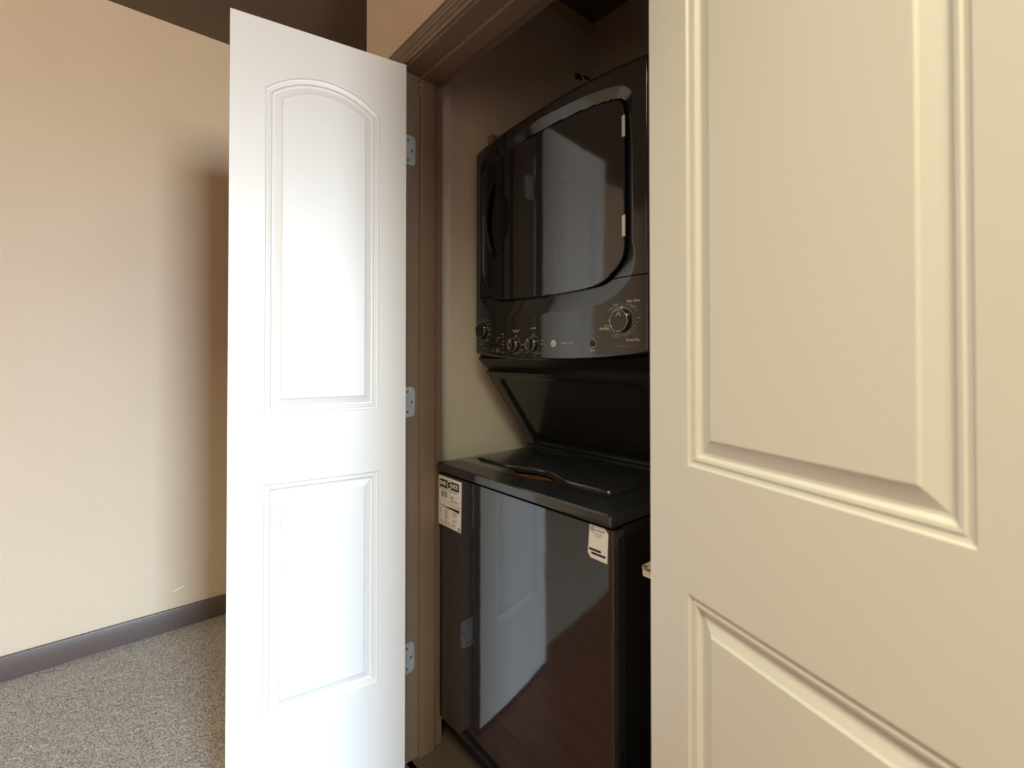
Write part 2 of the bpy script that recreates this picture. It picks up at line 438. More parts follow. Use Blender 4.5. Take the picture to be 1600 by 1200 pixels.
# top deck with lid well
CZ = 0.877
lid_out = rrect(-1.215, -0.690, 0.892, 1.150, 0.03, 6)
def notch(pts, back):
    """the lid's front edge runs back in a shallow arch at the finger pull"""
    out = []
    bl_end = None
    for i, p in enumerate(pts):
        out.append(p)
        q = pts[(i+1) % len(pts)]
        if abs(p[1]-pts[7][1]) < 1e-3 and q[0]-p[0] > 0.2:
            xa, xb = -1.075, -0.815
            out.append((xa, p[1]))
            for k in range(1, 24):
                t = k/24; out.append((xa+(xb-xa)*t, p[1]+back*math.sin(math.pi*t)**2))
            out.append((xb, p[1]))
    return out
well = rrect(-1.219, -0.686, 0.888, 1.154, 0.034, 6)
well_f = notch(well, -0.036)
bm = bmesh.new()
oz0, oz1 = 0.852, CZ
dx0, dx1, dy0, dy1 = UX0-0.001, UX1+0.001, 0.790, 1.50
# deck: outer rounded rim, gentle rise to the plateau, hole for the lid well
o0 = rrect(dx0, dx1, dy0, dy1, 0.010, 4)
def inset(d, rr): return rrect(dx0+d, dx1-d, dy0+d, dy1-d, rr, 4)
layers = [(o0, oz0), (inset(0.0006, 0.0095), oz1-0.010), (inset(0.0015, 0.0095), oz1-0.005), (inset(0.005, 0.008), oz1-0.0015), (inset(0.050, 0.004), oz1+0.004)]
# the front border is narrower than the sides
L5 = [(x, min(max(y, dy0+0.055), dy1-0.05)) for x, y in layers[-1][0]]
layers[-1] = (L5, oz1+0.006)
prev = None
for pts, z in layers:
    ring = [bm.verts.new((x, y, z)) for x, y in pts]
    if prev:
        n = len(ring)
        for i in range(n): bm.faces.new((prev[i], prev[(i+1) % n], ring[(i+1) % n], ring[i]))
    else: bm.faces.new(ring)
    prev = ring
top_poly = [Vector((v.co.x, v.co.y, 0)) for v in prev]
hole = [Vector((x, y, 0)) for x, y in well_f]
tris = tessellate_polygon([top_poly, hole])
vs = prev + [bm.verts.new((p.x, p.y, oz1+0.006)) for p in hole]
for t in tris:
    try: bm.faces.new([vs[i] for i in t])
    except ValueError: pass
hv = vs[len(prev):]
lo = [bm.verts.new((v.co.x, v.co.y, oz1-0.012)) for v in hv]
for i in range(len(hv)): bm.faces.new((hv[i], hv[(i+1) % len(hv)], lo[(i+1) % len(hv)], lo[i]))
bm.faces.new(lo)
P(obj('top_deck', bm, M['deck'], autosm=25))
# amber finger recess
bm = bmesh.new()
fr = []
for k in range(25):
    t = k/24; fr.append((-1.070+0.250*t, 0.889-0.034*math.sin(math.pi*t)**2))
bk = [(-0.820-0.250*k/24, 0.893+0.040*math.sin(math.pi*k/24)**2) for k in range(25)]
prism(bm, fr+bk, oz1-0.0118, oz1-0.009, 'z')
for (a, b) in zip(fr, fr[1:]):
    q = [bm.verts.new((a[0], a[1]+0.0008, oz1-0.009)), bm.verts.new((b[0], b[1]+0.0008, oz1-0.009)), bm.verts.new((b[0], b[1]+0.0008, oz1+0.0055)), bm.verts.new((a[0], a[1]+0.0008, oz1+0.0055))]
    bm.faces.new(q)
P(obj('finger_recess', bm, M['amber']))
# lid
lp = notch(lid_out, 0.036)
bm = bmesh.new()
cxl, cyl_ = -0.952, 1.02
def sc(pts, d):
    out = []
    for x, y in pts:
        dx, dy = x-cxl, y-cyl_; L = math.hypot(dx, dy)
        out.append((x-dx/L*d, y-dy/L*d))
    return out
prev = None
for pts, z in ((lp, oz1-0.003), (lp, oz1+0.0070), (sc(lp, 0.0008), oz1+0.0090), (sc(lp, 0.0024), oz1+0.0108), (sc(lp, 0.0046), oz1+0.0119), (sc(lp, 0.0075), oz1+0.0124)):
    ring = [bm.verts.new((x, y, z)) for x, y in pts]
    if prev:
        for i in range(len(ring)): bm.faces.new((prev[i], prev[(i+1) % len(ring)], ring[(i+1) % len(ring)], ring[i]))
    else: bm.faces.new(ring)
    prev = ring
bm.faces.new(prev)
P(obj('washer_lid', bm, M['deck'], autosm=24))
# rear ledge with hinge ribs
bm = bmesh.new()
bx(bm, UX0+0.01, UX1-0.005, 1.158, 1.178, oz1+0.004, oz1+0.013, bev=0.003)
bx(bm, UX0+0.003, UX1-0.003, 1.184, 1.215, oz1+0.004, oz1+0.020, bev=0.004)
P(obj('hinge_rail', bm, M['matte'], autosm=30))
# sloped back panel between washer and dryer
bm = bmesh.new()
prism(bm, [(0.962, 1.190), (1.000, 1.158), (1.006, 1.150), (1.208, 0.880), (1.50, 0.880), (1.50, 1.205), (0.975, 1.205)], DX0+0.004, DX1-0.003, 'x')
P(obj('support_frame', bm, M['matte']))
A = Vector((0, 1.003, 1.153)); B = Vector((0, 1.203, 0.884)); dirv = (B-A); Ls = dirv.length; dirv.normalize(); nrm = Vector((0, dirv.z, -dirv.y))
if nrm.y > 0: nrm = -nrm
pv = []; pf = []
nx, nz = 90, 60
ix0, ix1 = DX0+0.052, DX1-0.05
def sdrr(x, s):
    cx, cs = (ix0+ix1)/2, (0.020+Ls-0.012)/2; hx, hs = (ix1-ix0)/2, (Ls-0.012-0.020)/2; r = 0.028
    qx, qs = abs(x-cx)-hx+r, abs(s-cs)-hs+r
    return math.hypot(max(qx, 0), max(qs, 0))+min(max(qx, qs), 0)-r
for j in range(nz+1):
    s = 0.001+(Ls-0.002)*j/nz
    for i in range(nx+1):
        x = DX0+0.005+(DX1-DX0-0.009)*i/nx
        sd = sdrr(x, s)
        t = min(max(-sd/0.010, 0), 1); t = t*t*(3-2*t)
        h = 0.0105-0.009*t
        q = A+dirv*s+nrm*h
        pv.append((x, q.y, q.z))
for j in range(nz):
    for i in range(nx):
        a = j*(nx+1)+i; pf.append((a, a+1, a+nx+2, a+nx+1))
# skirt
def skirt(idx):
    for a, b in zip(idx, idx[1:]):
        n0 = len(pv)
        for k in (a, b):
            q = Vector(pv[k])-nrm*0.012; pv.append((q.x, q.y, q.z))
        pf.append((a, b, n0+1, n0))
skirt(list(range(nx+1))); skirt([nz*(nx+1)+i for i in range(nx+1)]); skirt([j*(nx+1) for j in range(nz+1)]); skirt([j*(nx+1)+nx for j in range(nz+1)])
bm = bmesh.new(); bvs = [bm.verts.new(v) for v in pv]
for f in pf: bm.faces.new([bvs[i] for i in f])
P(obj('back_panel', bm, M['plastic'], autosm=50))

# dryer cabinet
P(box('dryer_cabinet', (DX0+0.004, DX1-0.004, 0.985, 1.56, 1.206, 1.868), M['enamel_side'], bev=0.006))
Y0, BOW = 0.952, 0.008
SEAM = 1.388
def catmull(pts, n=10):
    out = []; N = len(pts)
    for i in range(N):
        p0, p1, p2, p3 = (Vector(pts[(i+k-1) % N]) for k in range(4))
        for k in range(n):
            t = k/n
            out.append(tuple(0.5*((2*p1)+(-p0+p2)*t+(2*p0-5*p1+4*p2-p3)*t*t+(-p0+3*p1-3*p2+p3)*t**3)))
    return out
dd = [(-1.244, 1.60), (-1.244, 1.70), (-1.2435, 1.775), (-1.238, 1.802), (-1.218, 1.813),
      (-1.12, 1.828), (-1.02, 1.837), (-0.92, 1.840), (-0.82, 1.838), (-0.74, 1.829), (-0.705, 1.817), (-0.692, 1.790),
      (-0.690, 1.72), (-0.690, 1.60), (-0.690, 1.50), (-0.6915, 1.452), (-0.702, 1.425), (-0.726, 1.400), (-0.752, 1.382), (-0.79, 1.372),
      (-0.87, 1.366), (-0.964, 1.364), (-1.07, 1.366), (-1.150, 1.370), (-1.188, 1.379), (-1.212, 1.396), (-1.232, 1.424), (-1.242, 1.465), (-1.244, 1.52)]
door_out = catmull(dd, 6)
import numpy as np
DO = np.array(door_out); DN = np.roll(DO, -1, axis=0)
def sdist(X, Z):
    """signed distance to the dryer door outline, negative inside (arrays)"""
    px, pz = X.ravel()[:, None], Z.ravel()[:, None]
    ex, ez = (DN-DO)[:, 0][None], (DN-DO)[:, 1][None]
    wx, wz = px-DO[:, 0][None], pz-DO[:, 1][None]
    t = np.clip((wx*ex+wz*ez)/(ex*ex+ez*ez), 0, 1)
    d = np.sqrt(((wx-ex*t)**2+(wz-ez*t)**2)).min(axis=1)
    c1 = (DO[:, 1][None] <= pz) & (DN[:, 1][None] > pz); c2 = (DO[:, 1][None] > pz) & (DN[:, 1][None] <= pz)
    cross = ex*wz-ez*wx
    wn = ((c1 & (cross > 0)).sum(axis=1)-(c2 & (cross < 0)).sum(axis=1))
    return np.where(wn != 0, -d, d).reshape(X.shape)
def topz(X):
    u = (X-DC)/DH
    c = np.clip(X-DX0, 0, 0.014); c = 0.014-np.sqrt(np.maximum(0.014**2-(0.014-c)**2, 0))
    return 1.874-c+0.026*(1-u*u)+0.022*np.maximum(u, 0)+0.002*np.minimum(u, 0)
def botz(X): return 1.206-0.019*(1-((X-DC)/DH)**2)
def surf(X, Z, sd=None):
    u = (X-DC)/DH
    y = Y0-BOW*(1-u*u)
    if sd is None: sd = sdist(X, Z)
    wd = 0.017+0.030*np.clip((1.470-Z)/0.09, 0, 1)+0.012*np.clip((Z-1.78)/0.04, 0, 1)
    t = np.clip(1-sd/wd, 0, 1)
    y = y+0.010*t**1.1
    y = np.where(sd < 0.0005, y+0.014, y)
    r = 0.008
    e = np.clip(DX1-X, 0, r)
    y = y+(r-np.sqrt(np.maximum(r*r-(r-e)**2, 0)))
    r = 0.009; e = np.clip(X-DX0, 0, r)
    y = y+(r-np.sqrt(np.maximum(r*r-(r-e)**2, 0)))
    return y
def face_grid(name, zlo, zhi, round_top, round_bot, m):
    # column lines dense near the edges
    def lines(n, a=0.022):
        t = [0, .0006, .002, .0045, .008, .0125, .017]
        mid = np.linspace(a, 1, n)
        return t, mid
    W = DX1-DX0
    e = [0, .0004, .0015, .0035, .0065, .0105, .0155]
    xs = np.array([DX0+v for v in e]+list(np.linspace(DX0+.022, DX1-.022, 230))+[DX1-v for v in reversed(e)])
    nzz = 170
    ev = [0, .0004, .0012, .0026, .0045, .007]
    rows = []
    vv = np.linspace(0, 1, nzz)
    X = np.tile(xs, (nzz+len(ev)*2, 1)); Z = np.zeros_like(X)
    lo, hi = zlo(xs), zhi(xs)
    EB = np.zeros(nzz+len(ev)*2)
    for k, v in enumerate(ev): Z[k] = lo+v; Z[-1-k] = hi-v
    for k in range(nzz): Z[len(ev)+k] = lo+.010+(hi-lo-.020)*vv[k]
    Yv = surf(X, Z)
    r = 0.010
    for k, v in enumerate(ev):
        dy = r-math.sqrt(max(r*r-(r-v)**2, 0))
        if round_bot: Yv[k] += dy
        if round_top: Yv[-1-k] += dy
    if not round_bot: Yv[0] += 0.0012
    if not round_top: Yv[-1] += 0.0012
    NX, NZ = X.shape[1], X.shape[0]
    verts = [(float(X[j, i]), float(Yv[j, i]), float(Z[j, i])) for j in range(NZ) for i in range(NX)]
    faces = [(j*NX+i, j*NX+i+1, (j+1)*NX+i+1, (j+1)*NX+i) for j in range(NZ-1) for i in range(NX-1)]
    loop = [i for i in range(NX)]+[j*NX+NX-1 for j in range(1, NZ)]+[(NZ-1)*NX+i for i in range(NX-2, -1, -1)]+[j*NX for j in range(NZ-2, 0, -1)]
    n0 = len(verts)
    for k in loop:
        x, y, z = verts[k]; verts.append((x, 0.992, z))
    n = len(loop)
    for i in range(n): faces.append((loop[i], n0+i, n0+(i+1) % n, loop[(i+1) % n]))
    me = bpy.data.meshes.new(name); me.from_pydata(verts, [], faces); me.update()
    bm = bmesh.new(); bm.from_mesh(me)
    o = obj(name, bm, m, autosm=42)
    return P(o)
face_grid('front_frame', lambda x: np.full_like(x, SEAM+0.0010), topz, True, False, M['frame'])
cp = face_grid('control_panel', botz, lambda x: np.full_like(x, SEAM-0.0010), False, True, M['frame'])

# dryer door with finger bowl
def shrink(pts, d):
    n = len(pts); out = []
    for i in range(n):
        a, b = Vector(pts[i-1]), Vector(pts[(i+1) % n]); t = (b-a).normalized(); nn = Vector((t.y, -t.x))
        # outline runs clockwise (left side up): inward normal = (t.y,-t.x)
        out.append((pts[i][0]+nn.x*d, pts[i][1]+nn.y*d))
    return out
lens = []
tipT, tipB = (-1.178, 1.737), (-1.176, 1.513)
for k in range(25):
    t = k/24; z = tipT[1]+(tipB[1]-tipT[1])*t
    lens.append((tipT[0]+0.066*math.sin(math.pi*t)**0.8, z))
for k in range(1, 24):
    t = k/24; z = tipB[1]+(tipT[1]-tipB[1])*t
    lens.append((tipT[0]-0.022*math.sin(math.pi*t), z))
bm = bmesh.new()
YD = 0.9480
d0 = shrink(door_out, 0.0035); d1 = shrink(door_out, 0.0045); d2 = shrink(door_out, 0.0065)
rings = []
for pts, y in ((d0, 0.972), (d0, YD+0.0025), (d1, YD+0.0008), (d2, YD)):
    rings.append([bm.verts.new((x, y, z)) for x, z in pts])
for a, b in zip(rings, rings[1:]):
    for i in range(len(a)): bm.faces.new((a[i], a[(i+1) % len(a)], b[(i+1) % len(a)], b[i]))
bm.faces.new(rings[0])
lv = [bm.verts.new((x, YD, z)) for x, z in lens]
tr_ = tessellate_polygon([[Vector((v.co.x, v.co.z, 0)) for v in rings[-1]], [Vector((x, z, 0)) for x, z in lens]])
vs = rings[-1]+lv
for t in tr_:
    try: bm.faces.new([vs[i] for i in t])
    except ValueError: pass
bm2 = bmesh.new(); prev = [bm2.verts.new(v.co) for v in lv]; lcx, lcz = -1.165, 1.625
for k, (s, dy) in enumerate(((0.94, 0.004), (0.86, 0.009), (0.75, 0.014), (0.6, 0.018), (0.4, 0.021), (0.2, 0.022))):
    ring = [bm2.verts.new((lcx+(x-lcx)*s, YD+dy, lcz+(z-lcz)*s)) for x, z in lens]
    for i in range(len(ring)): bm2.faces.new((prev[i], prev[(i+1) % len(ring)], ring[(i+1) % len(ring)], ring[i]))
    prev = ring
bm2.faces.new(prev)
ddr = P(obj('dryer_door', bm, M['enamel'], autosm=15))
obj('finger_bowl', bm2, M['black'], ddr, smooth=True)
# handle blade bridging the bowl
bm = bmesh.new(); g = []
N = 28
for k in range(N+1):
    t = k/N; z = 1.742+(1.508-1.742)*t; h = math.sin(math.pi*t)**0.75
    xo, xi = -1.198-0.030*h, -1.178-0.004*h
    yo, yi = YD-0.001-0.006*h, YD-0.002-0.032*h
    g.append([bm.verts.new(c) for c in ((xo, yo+0.004, z), (xo, yo, z), (xi-0.004, yi-0.001, z), (xi, yi+0.001, z), (xi+0.001, yi+0.006, z), (xo+0.008, yo+0.005, z))])
for a, b in zip(g, g[1:]):
    for i in range(6): bm.faces.new((a[i], a[(i+1) % 6], b[(i+1) % 6], b[i]))
bm.faces.new(g[0]); bm.faces.new(g[-1])
hd = obj('door_handle', bm, M['handle'], ddr, autosm=40)
# dryer door hinges
for zc in (1.747, 1.509):
    bm = bmesh.new()
    for k in range(7):
        a = zc-0.0255+k*0.051/7
        cyl_z(bm, -0.6925, YD-0.001, 0.0030, a+0.0003, a+0.051/7-0.0003, 12)
    bx(bm, -0.699, -0.693, YD-0.0012, YD+0.001, zc-0.025, zc+0.025)
    obj('door_hinge', bm, M['hinge_steel'], ddr)

# ------------------------------------------------------------------ print helpers
def text_geo(s, x, z, h, align='LEFT', bold=0.0, rot=0.0, squeeze=1.0):
    cu = bpy.data.curves.new('t', 'FONT'); cu.body = s; cu.size = h*1.38; cu.align_x = align; cu.align_y = 'CENTER'
    cu.resolution_u = 2; cu.offset = bold
    o = bpy.data.objects.new('t', cu); COL.objects.link(o)
    dg = bpy.context.evaluated_depsgraph_get(); dg.update()
    me = bpy.data.meshes.new_from_object(o.evaluated_get(dg))
    ca, sa = math.cos(rot), math.sin(rot)
    v = [(x+(p.co.x*squeeze*ca-p.co.y*sa), z+(p.co.x*squeeze*sa+p.co.y*ca)) for p in me.vertices]
    f = [tuple(p.vertices) for p in me.polygons]
    bpy.data.objects.remove(o); bpy.data.curves.remove(cu); bpy.data.meshes.remove(me)
    return v, f
def rect_geo(x0, x1, z0, z1): return [(x0, z0), (x1, z0), (x1, z1), (x0, z1)], [(0, 1, 2, 3)]
def disc_geo(cx, cz, r, n=28): return [(cx+r*math.cos(2*math.pi*i/n), cz+r*math.sin(2*math.pi*i/n)) for i in range(n)], [tuple(range(n))]
def ring_geo(cx, cz, r0, r1, n=48, a0=0, a1=360):
    v = []; f = []
    for i in range(n+1):
        a = R(a0+(a1-a0)*i/n); v += [(cx+r0*math.cos(a), cz+r0*math.sin(a)), (cx+r1*math.cos(a), cz+r1*math.sin(a))]
    for i in range(n): f.append((2*i, 2*i+1, 2*i+3, 2*i+2))
    return v, f
def print_obj(name, geos, m, yfun, parent, label=None):
    V = []; F = []
    for v, f in geos:
        n = len(V); V += v; F += [tuple(i+n for i in q) for q in f]
    if callable(yfun):
        a = np.array(V); ys = yfun(a[:, 0], a[:, 1])
        V3 = [(x, float(y)-0.0006, z) for (x, z), y in zip(V, ys)]
    else: V3 = [(x, yfun, z) for x, z in V]
    o = raw(name, V3, F, m)
    if parent is not None: o.parent = parent
    if label: o['label'] = label
    o['kind'] = 'stuff'
    return o
def ysurf(x, z):
    return surf(np.array(x), np.array(z), sd=np.full(len(x), 1.0))

# ------------------------------------------------------------------ controls
def ys1(x, z): return float(surf(np.array([x]), np.array([z]), sd=np.array([1.0]))[0])
def knob(x, z, r, dep, rot):
    y = ys1(x, z)
    bm = bmesh.new()
    lathe_y(bm, x, z, [(r, y-0.0005), (r, y-dep*0.65), (r*0.97, y-dep*0.9), (r*0.90, y-dep), (r*0.3, y-dep)])
    k = obj('knob', bm, M['plastic'], cp, autosm=30)
    return k, y
def child_tip(parent, pts, y0, y1, m, name):
    bm = bmesh.new(); prism(bm, pts, y0, y1, 'y'); return obj(name, bm, m, parent)
# big dryer dial
x, z = -0.7015, 1.2835
k, y = knob(x, z, 0.0275, 0.014, 0)
bm = bmesh.new(); torus_y(bm, x, z, 0.0252, 0.0006, y-0.0142); obj('chrome_ring', bm, M['chrome'], k, smooth=True)
pt = [(x, z+0.021), (x+0.0010, z+0.0195), (x-0.0065, z+0.0095), (x-0.0078, z+0.0102)]
pt2 = [(x-0.0010, z+0.0195), (x, z+0.021), (x+0.0078, z+0.0102), (x+0.0065, z+0.0095)]
for q in (pt, pt2): child_tip(k, q, y-0.0148, y-0.0138, M['print'], 'pointer')
# washer dial
x, z = -1.2475, 1.281
k, y = knob(x, z, 0.0265, 0.014, 0)
bm = bmesh.new(); torus_y(bm, x, z, 0.0240, 0.0007, y-0.0142); obj('chrome_ring', bm, M['chrome'], k, smooth=True)
# two small washer knobs
for (x, z, r, a) in ((-1.083, 1.2325, 0.0205, 100), (-1.004, 1.2325, 0.0205, 80)):
    k, y = knob(x, z, r, 0.014, 0)
    bm = bmesh.new(); torus_y(bm, x, z, r-0.0022, 0.0006, y-0.0142); obj('chrome_ring', bm, M['chrome'], k, smooth=True)
    bm = bmesh.new(); bx(bm, x-0.0042, x+0.0042, y-0.022, y-0.0135, z-r*0.86, z+r*0.86, bev=0.0035, seg=3)
    obj('grip', bm, M['plastic'], k, autosm=35)
    child_tip(k, [(x-0.0007, z+r*0.3), (x+0.0007, z+r*0.3), (x+0.0007, z+r*0.75), (x-0.0007, z+r*0.75)], y-0.0224, y-0.0218, M['print'], 'pointer')
# push buttons
for (x, z) in ((-1.194, 1.2345), (-1.170, 1.2335)):
    y = ys1(x, z); bm = bmesh.new(); lathe_y(bm, x, z, [(0.0078, y), (0.0078, y-0.002), (0.0068, y-0.003), (0.003, y-0.003)], 28); obj('push_button', bm, M['matte'], cp, autosm=30)
x, z = -0.7897, 1.2315; y = ys1(x, z)
bm = bmesh.new(); lathe_y(bm, x, z, [(0.0072, y), (0.0072, y-0.003), (0.0062, y-0.004), (0.002, y-0.004)], 28); obj('push_button', bm, M['matte'], cp, autosm=30)
# logo disc
x, z = -0.9242, 1.2332; y = ys1(x, z)
bm = bmesh.new(); lathe_y(bm, x, z, [(0.0098, y), (0.0098, y-0.0012), (0.0090, y-0.0018), (0.002, y-0.0018)], 36); lg = obj('logo_badge', bm, M['print'], cp, autosm=30)
def monogram(cx, cz, r):
    g = [ring_geo(cx, cz, r*0.80, r*0.88), text_geo('ge', cx, cz+r*0.05, r*0.85, 'CENTER')]
    for a in range(4): g.append(ring_geo(cx+r*0.60*math.cos(R(45+90*a)), cz+r*0.60*math.sin(R(45+90*a)), r*0.10, r*0.17, 12, 40+90*a, 250+90*a))
    return g
print_obj('lettering', monogram(x, z, 0.0094), M['print_grey'], y-0.0020, lg)

G = []; GG = []; GB = []
cx, cz = -0.7015, 1.2835
G += [ring_geo(cx, cz, 0.0335, 0.0342, 64), ring_geo(cx, cz, 0.0295, 0.0299, 64)]
for i in range(28):
    a = R(90-i*360/28); G.append(([(cx+0.0300*math.cos(a)-0.0002*math.sin(a), cz+0.0300*math.sin(a)+0.0002*math.cos(a)), (cx+0.0335*math.cos(a)-0.0002*math.sin(a), cz+0.0335*math.sin(a)+0.0002*math.cos(a)), (cx+0.0335*math.cos(a)+0.0002*math.sin(a), cz+0.0335*math.sin(a)-0.0002*math.cos(a)), (cx+0.0300*math.cos(a)+0.0002*math.sin(a), cz+0.0300*math.sin(a)-0.0002*math.cos(a))], [(0, 1, 2, 3)]))
G.append(rect_geo(cx-0.0035, cx+0.0030, cz+0.0295, cz+0.0338))
GB.append(text_geo('Cottons', -0.7150, 1.3295, 0.0062, 'CENTER', 0.0))
G.append(text_geo('Easy Care', -0.6700, 1.3290, 0.0062, 'CENTER', 0.0001))
G.append(text_geo('Delicates', -0.7520, 1.2670, 0.0058, 'CENTER', 0.0001))
G.append(text_geo('Timed Dry', -0.6720, 1.2375, 0.0062, 'CENTER', 0.0001))
GG.append(text_geo('DRYER CYCLES', -0.7020, 1.2225, 0.0040, 'CENTER'))
G.append(text_geo('Start', -0.7897, 1.2135, 0.0052, 'CENTER', 0.0001))
GG += [ring_geo(-0.7897, 1.2315, 0.0095, 0.0117, 24, -95, 90), ring_geo(-0.7897, 1.2315, 0.0095, 0.0122, 14, 150, 215)]
for s, xx, zz, al in (('Extended', -0.717, 1.3235, 'CENTER'), ('Tumble', -0.719, 1.3200, 'CENTER'), ('Optimum', -0.729, 1.3165, 'CENTER'), ('More Dry', -0.735, 1.3120, 'CENTER'),
                      ('Off', -0.7015, 1.3225, 'CENTER'), ('More Dry', -0.684, 1.3215, 'CENTER'), ('Less Dry', -0.674, 1.3175, 'CENTER'), ('Optimum', -0.669, 1.3145, 'CENTER'),
                      ('Off', -0.6620, 1.3065, 'CENTER'), ('80 min', -0.6555, 1.2880, 'CENTER'), ('70', -0.6610, 1.2780, 'CENTER'), ('60', -0.6645, 1.2695, 'CENTER'), ('50', -0.670, 1.2605, 'CENTER'),
                      ('40', -0.677, 1.2540, 'CENTER'), ('30', -0.685, 1.2490, 'CENTER'), ('20', -0.694, 1.2465, 'CENTER'), ('Fluff (No Heat)', -0.714, 1.2450, 'CENTER'), ('Dewrinkle', -0.722, 1.2495, 'CENTER'),
                      ('Off', -0.727, 1.2555, 'CENTER'), ('More Dry', -0.741, 1.2620, 'CENTER'), ('Less Dry', -0.744, 1.2705, 'CENTER'), ('Optimum', -0.746, 1.2745, 'CENTER'), ('Off', -0.7395, 1.2865, 'CENTER')):
    G.append(text_geo(s, xx, zz, 0.0027, al))
# centre name
G.append(text_geo('WASHER / DRYER', -0.8760, 1.2335, 0.0048, 'CENTER', 0, 0, 0.98))
# washer side
cx, cz = -1.2475, 1.281
G += [ring_geo(cx, cz, 0.0300, 0.0306, 56)]
for s, xx, zz in (('Off', -1.2440, 1.3160), ('Cottons', -1.2235, 1.3150), ('Colors', -1.2090, 1.3005), ('Casual', -1.2090, 1.2835), ('Delicates', -1.2110, 1.2680), ('Bulky', -1.2210, 1.2515), ('Whites', -1.2400, 1.2450), ('Normal', -1.2580, 1.2480), ('Rinse', -1.2250, 1.2480)):
    G.append(text_geo(s, xx, zz, 0.0030, 'CENTER'))
GB.append(text_geo('Eco', -1.2660, 1.3180, 0.0036, 'CENTER'))
G.append(text_geo('Cycle', -1.2560, 1.2385, 0.0042, 'CENTER', 0.0001))
GG.append(text_geo('WASHER CYCLES', -1.2400, 1.2245, 0.0028, 'CENTER'))
G += [text_geo('Start', -1.194, 1.2205, 0.0032, 'CENTER'), text_geo('Pause', -1.194, 1.2155, 0.0032, 'CENTER'), text_geo('Deep Fill', -1.169, 1.2225, 0.0032, 'CENTER'), text_geo('Deep Rinse', -1.169, 1.2175, 0.0032, 'CENTER'), text_geo('Deep Clean', -1.169, 1.2125, 0.0030, 'CENTER')]
G += [rect_geo(-1.1705, -1.1695, 1.2420, 1.2560), rect_geo(-1.1705, -1.1560, 1.2555, 1.2565)]
G.append(text_geo('Status', -1.1430, 1.2665, 0.0038, 'CENTER', 0.0001))
for s, zz in (('Fill', 1.2565), ('Wash', 1.2450), ('Rinse', 1.2340), ('Spin', 1.2230), ('Lid Lock', 1.2115)): G.append(text_geo(s, -1.1400, zz, 0.0032, 'CENTER'))
G += [text_geo('Temperature', -1.0800, 1.2755, 0.0044, 'CENTER', 0.0001), text_geo('(Cold Rinse)', -1.0800, 1.2705, 0.0032, 'CENTER'), text_geo('Load Size', -1.0030, 1.2790, 0.0044, 'CENTER', 0.0001)]
for cx in (-1.083, -1.004): G.append(ring_geo(cx, 1.2325, 0.0235, 0.0240, 48))
for s, xx, zz in (('Colder', -1.081, 1.2600), ('Cold', -1.0510, 1.2325), ('Warm', -1.0560, 1.2170), ('Hot', -1.0660, 1.2080), ('Tap Cold', -1.0870, 1.2055),
                  ('Medium', -1.003, 1.2600), ('Large', -0.9700, 1.2430), ('Super', -0.9700, 1.2330), ('Small', -1.0290, 1.2100), ('Precise Fill', -0.9850, 1.2075)):
    G.append(text_geo(s, xx, zz, 0.0031, 'CENTER'))
def clip_panel(gs): return gs
print_obj('lettering', G, M['print'], ysurf, cp)
print_obj('lettering', GG, M['print_grey'], ysurf, cp, 'grey lettering')
print_obj('lettering', GB, M['print_blue'], ysurf, cp, 'blue lettering')

# ------------------------------------------------------------------ stickers on the washer front
YS = 0.7990
bm = bmesh.new(); prism(bm, [(-1.2735, 0.6885), (-1.1560, 0.6885), (-1.1515, 0.8350), (-1.2735, 0.8365)], YS, 0.8003, 'y')
st = P(obj('energy_label', bm, M['paper'])); st['label'] = 'white energy label with black printing'
yt = YS-0.0004
print_obj('header_band', [rect_geo(-1.2675, -1.1640, 0.8030, 0.8270)], M['ink'], yt, st)
wt = [text_geo('ENER', -1.2645, 0.8150, 0.0125, 'LEFT', 0.0006, 0, 0.84), text_geo('UIDE', -1.2005, 0.8150, 0.0125, 'LEFT', 0.0006, 0, 0.80),
      ring_geo(-1.2140, 0.8150, 0.0095, 0.0128, 36), ([(-1.2160, 0.8170), (-1.2050, 0.8170), (-1.2050, 0.8140), (-1.2160, 0.8140)], [(0, 1, 2, 3)]), ([(-1.2120, 0.8080), (-1.2060, 0.8010), (-1.2035, 0.8040), (-1.2095, 0.8100)], [(0, 1, 2, 3)])]
print_obj('lettering', wt, M['paper'], yt-0.0004, st, 'white header lettering')
bk = [text_geo('810', -1.2570, 0.7825, 0.0180, 'LEFT', 0.0004, 0, 0.78), text_geo('kWh', -1.2080, 0.7800, 0.0058, 'LEFT', 0.0002), text_geo('per year / par année', -1.2080, 0.7715, 0.0040, 'LEFT', 0.0001, 0, 0.9),
      text_geo('Energy consumption / Consommation énergétique', -1.2675, 0.7985, 0.0034, 'LEFT', 0, 0, 1.0),
      text_geo('This model / Ce modèle', -1.2080, 0.7580, 0.0036, 'LEFT', 0, 0, 0.8),
      ([(-1.1650, 0.7600), (-1.1600, 0.7600), (-1.1625, 0.7525)], [(0, 1, 2)]),
      ([(-1.2300, 0.7455), (-1.1620, 0.7425), (-1.1620, 0.7510), (-1.2300, 0.7490)], [(0, 1, 2, 3)]), rect_geo(-1.2680, -1.1620, 0.7640, 0.7643)]
print_obj('lettering', bk, M['ink'], yt, st, 'black lettering')
gr = [([(-1.2680, 0.7485), (-1.2300, 0.7455), (-1.2300, 0.7490), (-1.2680, 0.7500)], [(0, 1, 2, 3)])]
cols = ((-1.2675, ['Type / Type', 'Standard', 'Uses least', 'energy', '', 'Capacity', '98 L', '', 'Top loading']), (-1.2370, ['Similar models', 'compared', 'Modèles', 'similaires', 'comparés', 'Clothes washer', 'Laveuse', '', 'Number / Numéro']), (-1.1960, ['Uses most energy', 'Consomme le', "plus d'énergie", '', '', 'Model number', 'Numéro', '', 'du modèle']))
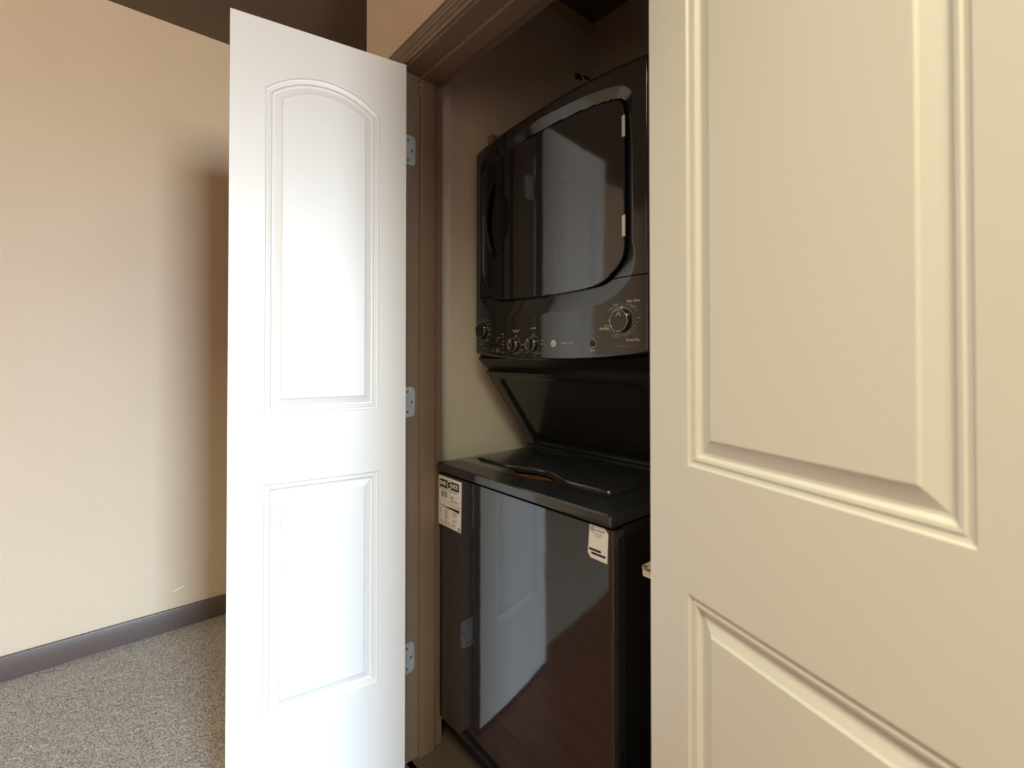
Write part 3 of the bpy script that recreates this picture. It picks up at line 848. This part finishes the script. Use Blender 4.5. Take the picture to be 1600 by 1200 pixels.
for x_, rows in cols:
    for i, s in enumerate(rows):
        if s: gr.append(text_geo(s, x_, 0.7395-i*0.0046, 0.0030, 'LEFT', 0.0001, 0, 0.82))
gr.append(text_geo('Removal of this label before first retail purchase is an offence', -1.2650, 0.6990, 0.0026, 'LEFT', 0, 0, 0.86))
gr.append(text_geo("Enlever cette étiquette avant le premier achat au détail", -1.2650, 0.6950, 0.0026, 'LEFT', 0, 0, 0.92))
gr.append(rect_geo(-1.1680, -1.1600, 0.6920, 0.7010))
print_obj('lettering', gr, M['ink_grey'], yt, st, 'small grey lettering')

bm = bmesh.new(); prism(bm, [(-0.6755, 0.8425), (-0.6350, 0.8425), (-0.6265, 0.8330), (-0.6290, 0.7715), (-0.6730, 0.7725), (-0.6805, 0.7810)], YS, 0.8003, 'y')
tg = P(obj('care_tag', bm, M['paper'])); tg['label'] = 'small white tag with two clipped corners'
g = monogram(-0.6675, 0.8345, 0.0048)+[ring_geo(-0.6675, 0.8345, 0.0038, 0.0050, 24), text_geo('GE APPLIANCES', -0.6610, 0.8335, 0.0028, 'LEFT', 0.0001, 0, 0.98),
     rect_geo(-0.6745, -0.6470, 0.7885, 0.7935), rect_geo(-0.6690, -0.6350, 0.7810, 0.7858)]
g += [disc_geo(-0.6745, 0.7910, 0.0025), disc_geo(-0.6470, 0.7910, 0.0025), disc_geo(-0.6690, 0.7834, 0.0024), disc_geo(-0.6350, 0.7834, 0.0024)]
for i, s in enumerate(('Register your appliance', 'for safety alerts', 'and support')): g.append(text_geo(s, -0.6540, 0.8275-i*0.0036, 0.0024, 'CENTER', 0, 0, 0.95))
print_obj('lettering', g, M['ink'], yt, tg, 'black lettering')

# ------------------------------------------------------------------ shelf board and block
sh = empty('shelf_board', (-0.425, 0.99, 0.777))
tag(sh, 'white melamine shelf board with chipped corner at the right of the washer', 'shelf')
bm = bmesh.new()
prism(bm, [(-0.1255, -0.182), (-0.118, -0.190), (0.120, -0.190), (0.120, 0.30), (-0.1255, 0.30)], 0, 0.016, 'z')
obj('board', bm, M['board'], sh)
bm = bmesh.new()
bx(bm, -0.116, 0.118, -0.1915, -0.188, 0.0128, 0.0166)
bx(bm, -0.124, -0.114, -0.187, -0.178, 0.0135, 0.0164)
o = obj('chipped_edge', bm, M['chipboard'], sh); o['label'] = 'bare brown chipboard edge'
bk_ = box('shelf_cleat', (CXR-0.018, CXR, 0.86, 1.25, 0.737, 0.777), M['board'])
tag(bk_, 'white wooden cleat under the shelf board on the closet wall', 'cleat')
wbk = box('wood_block', (-1.2835, -1.2570, 0.995, 1.045, 1.868, 1.940), M['pine'], bev=0.001, seg=1)
tag(wbk, 'small raw pine block standing on the dryer top', 'wood block')
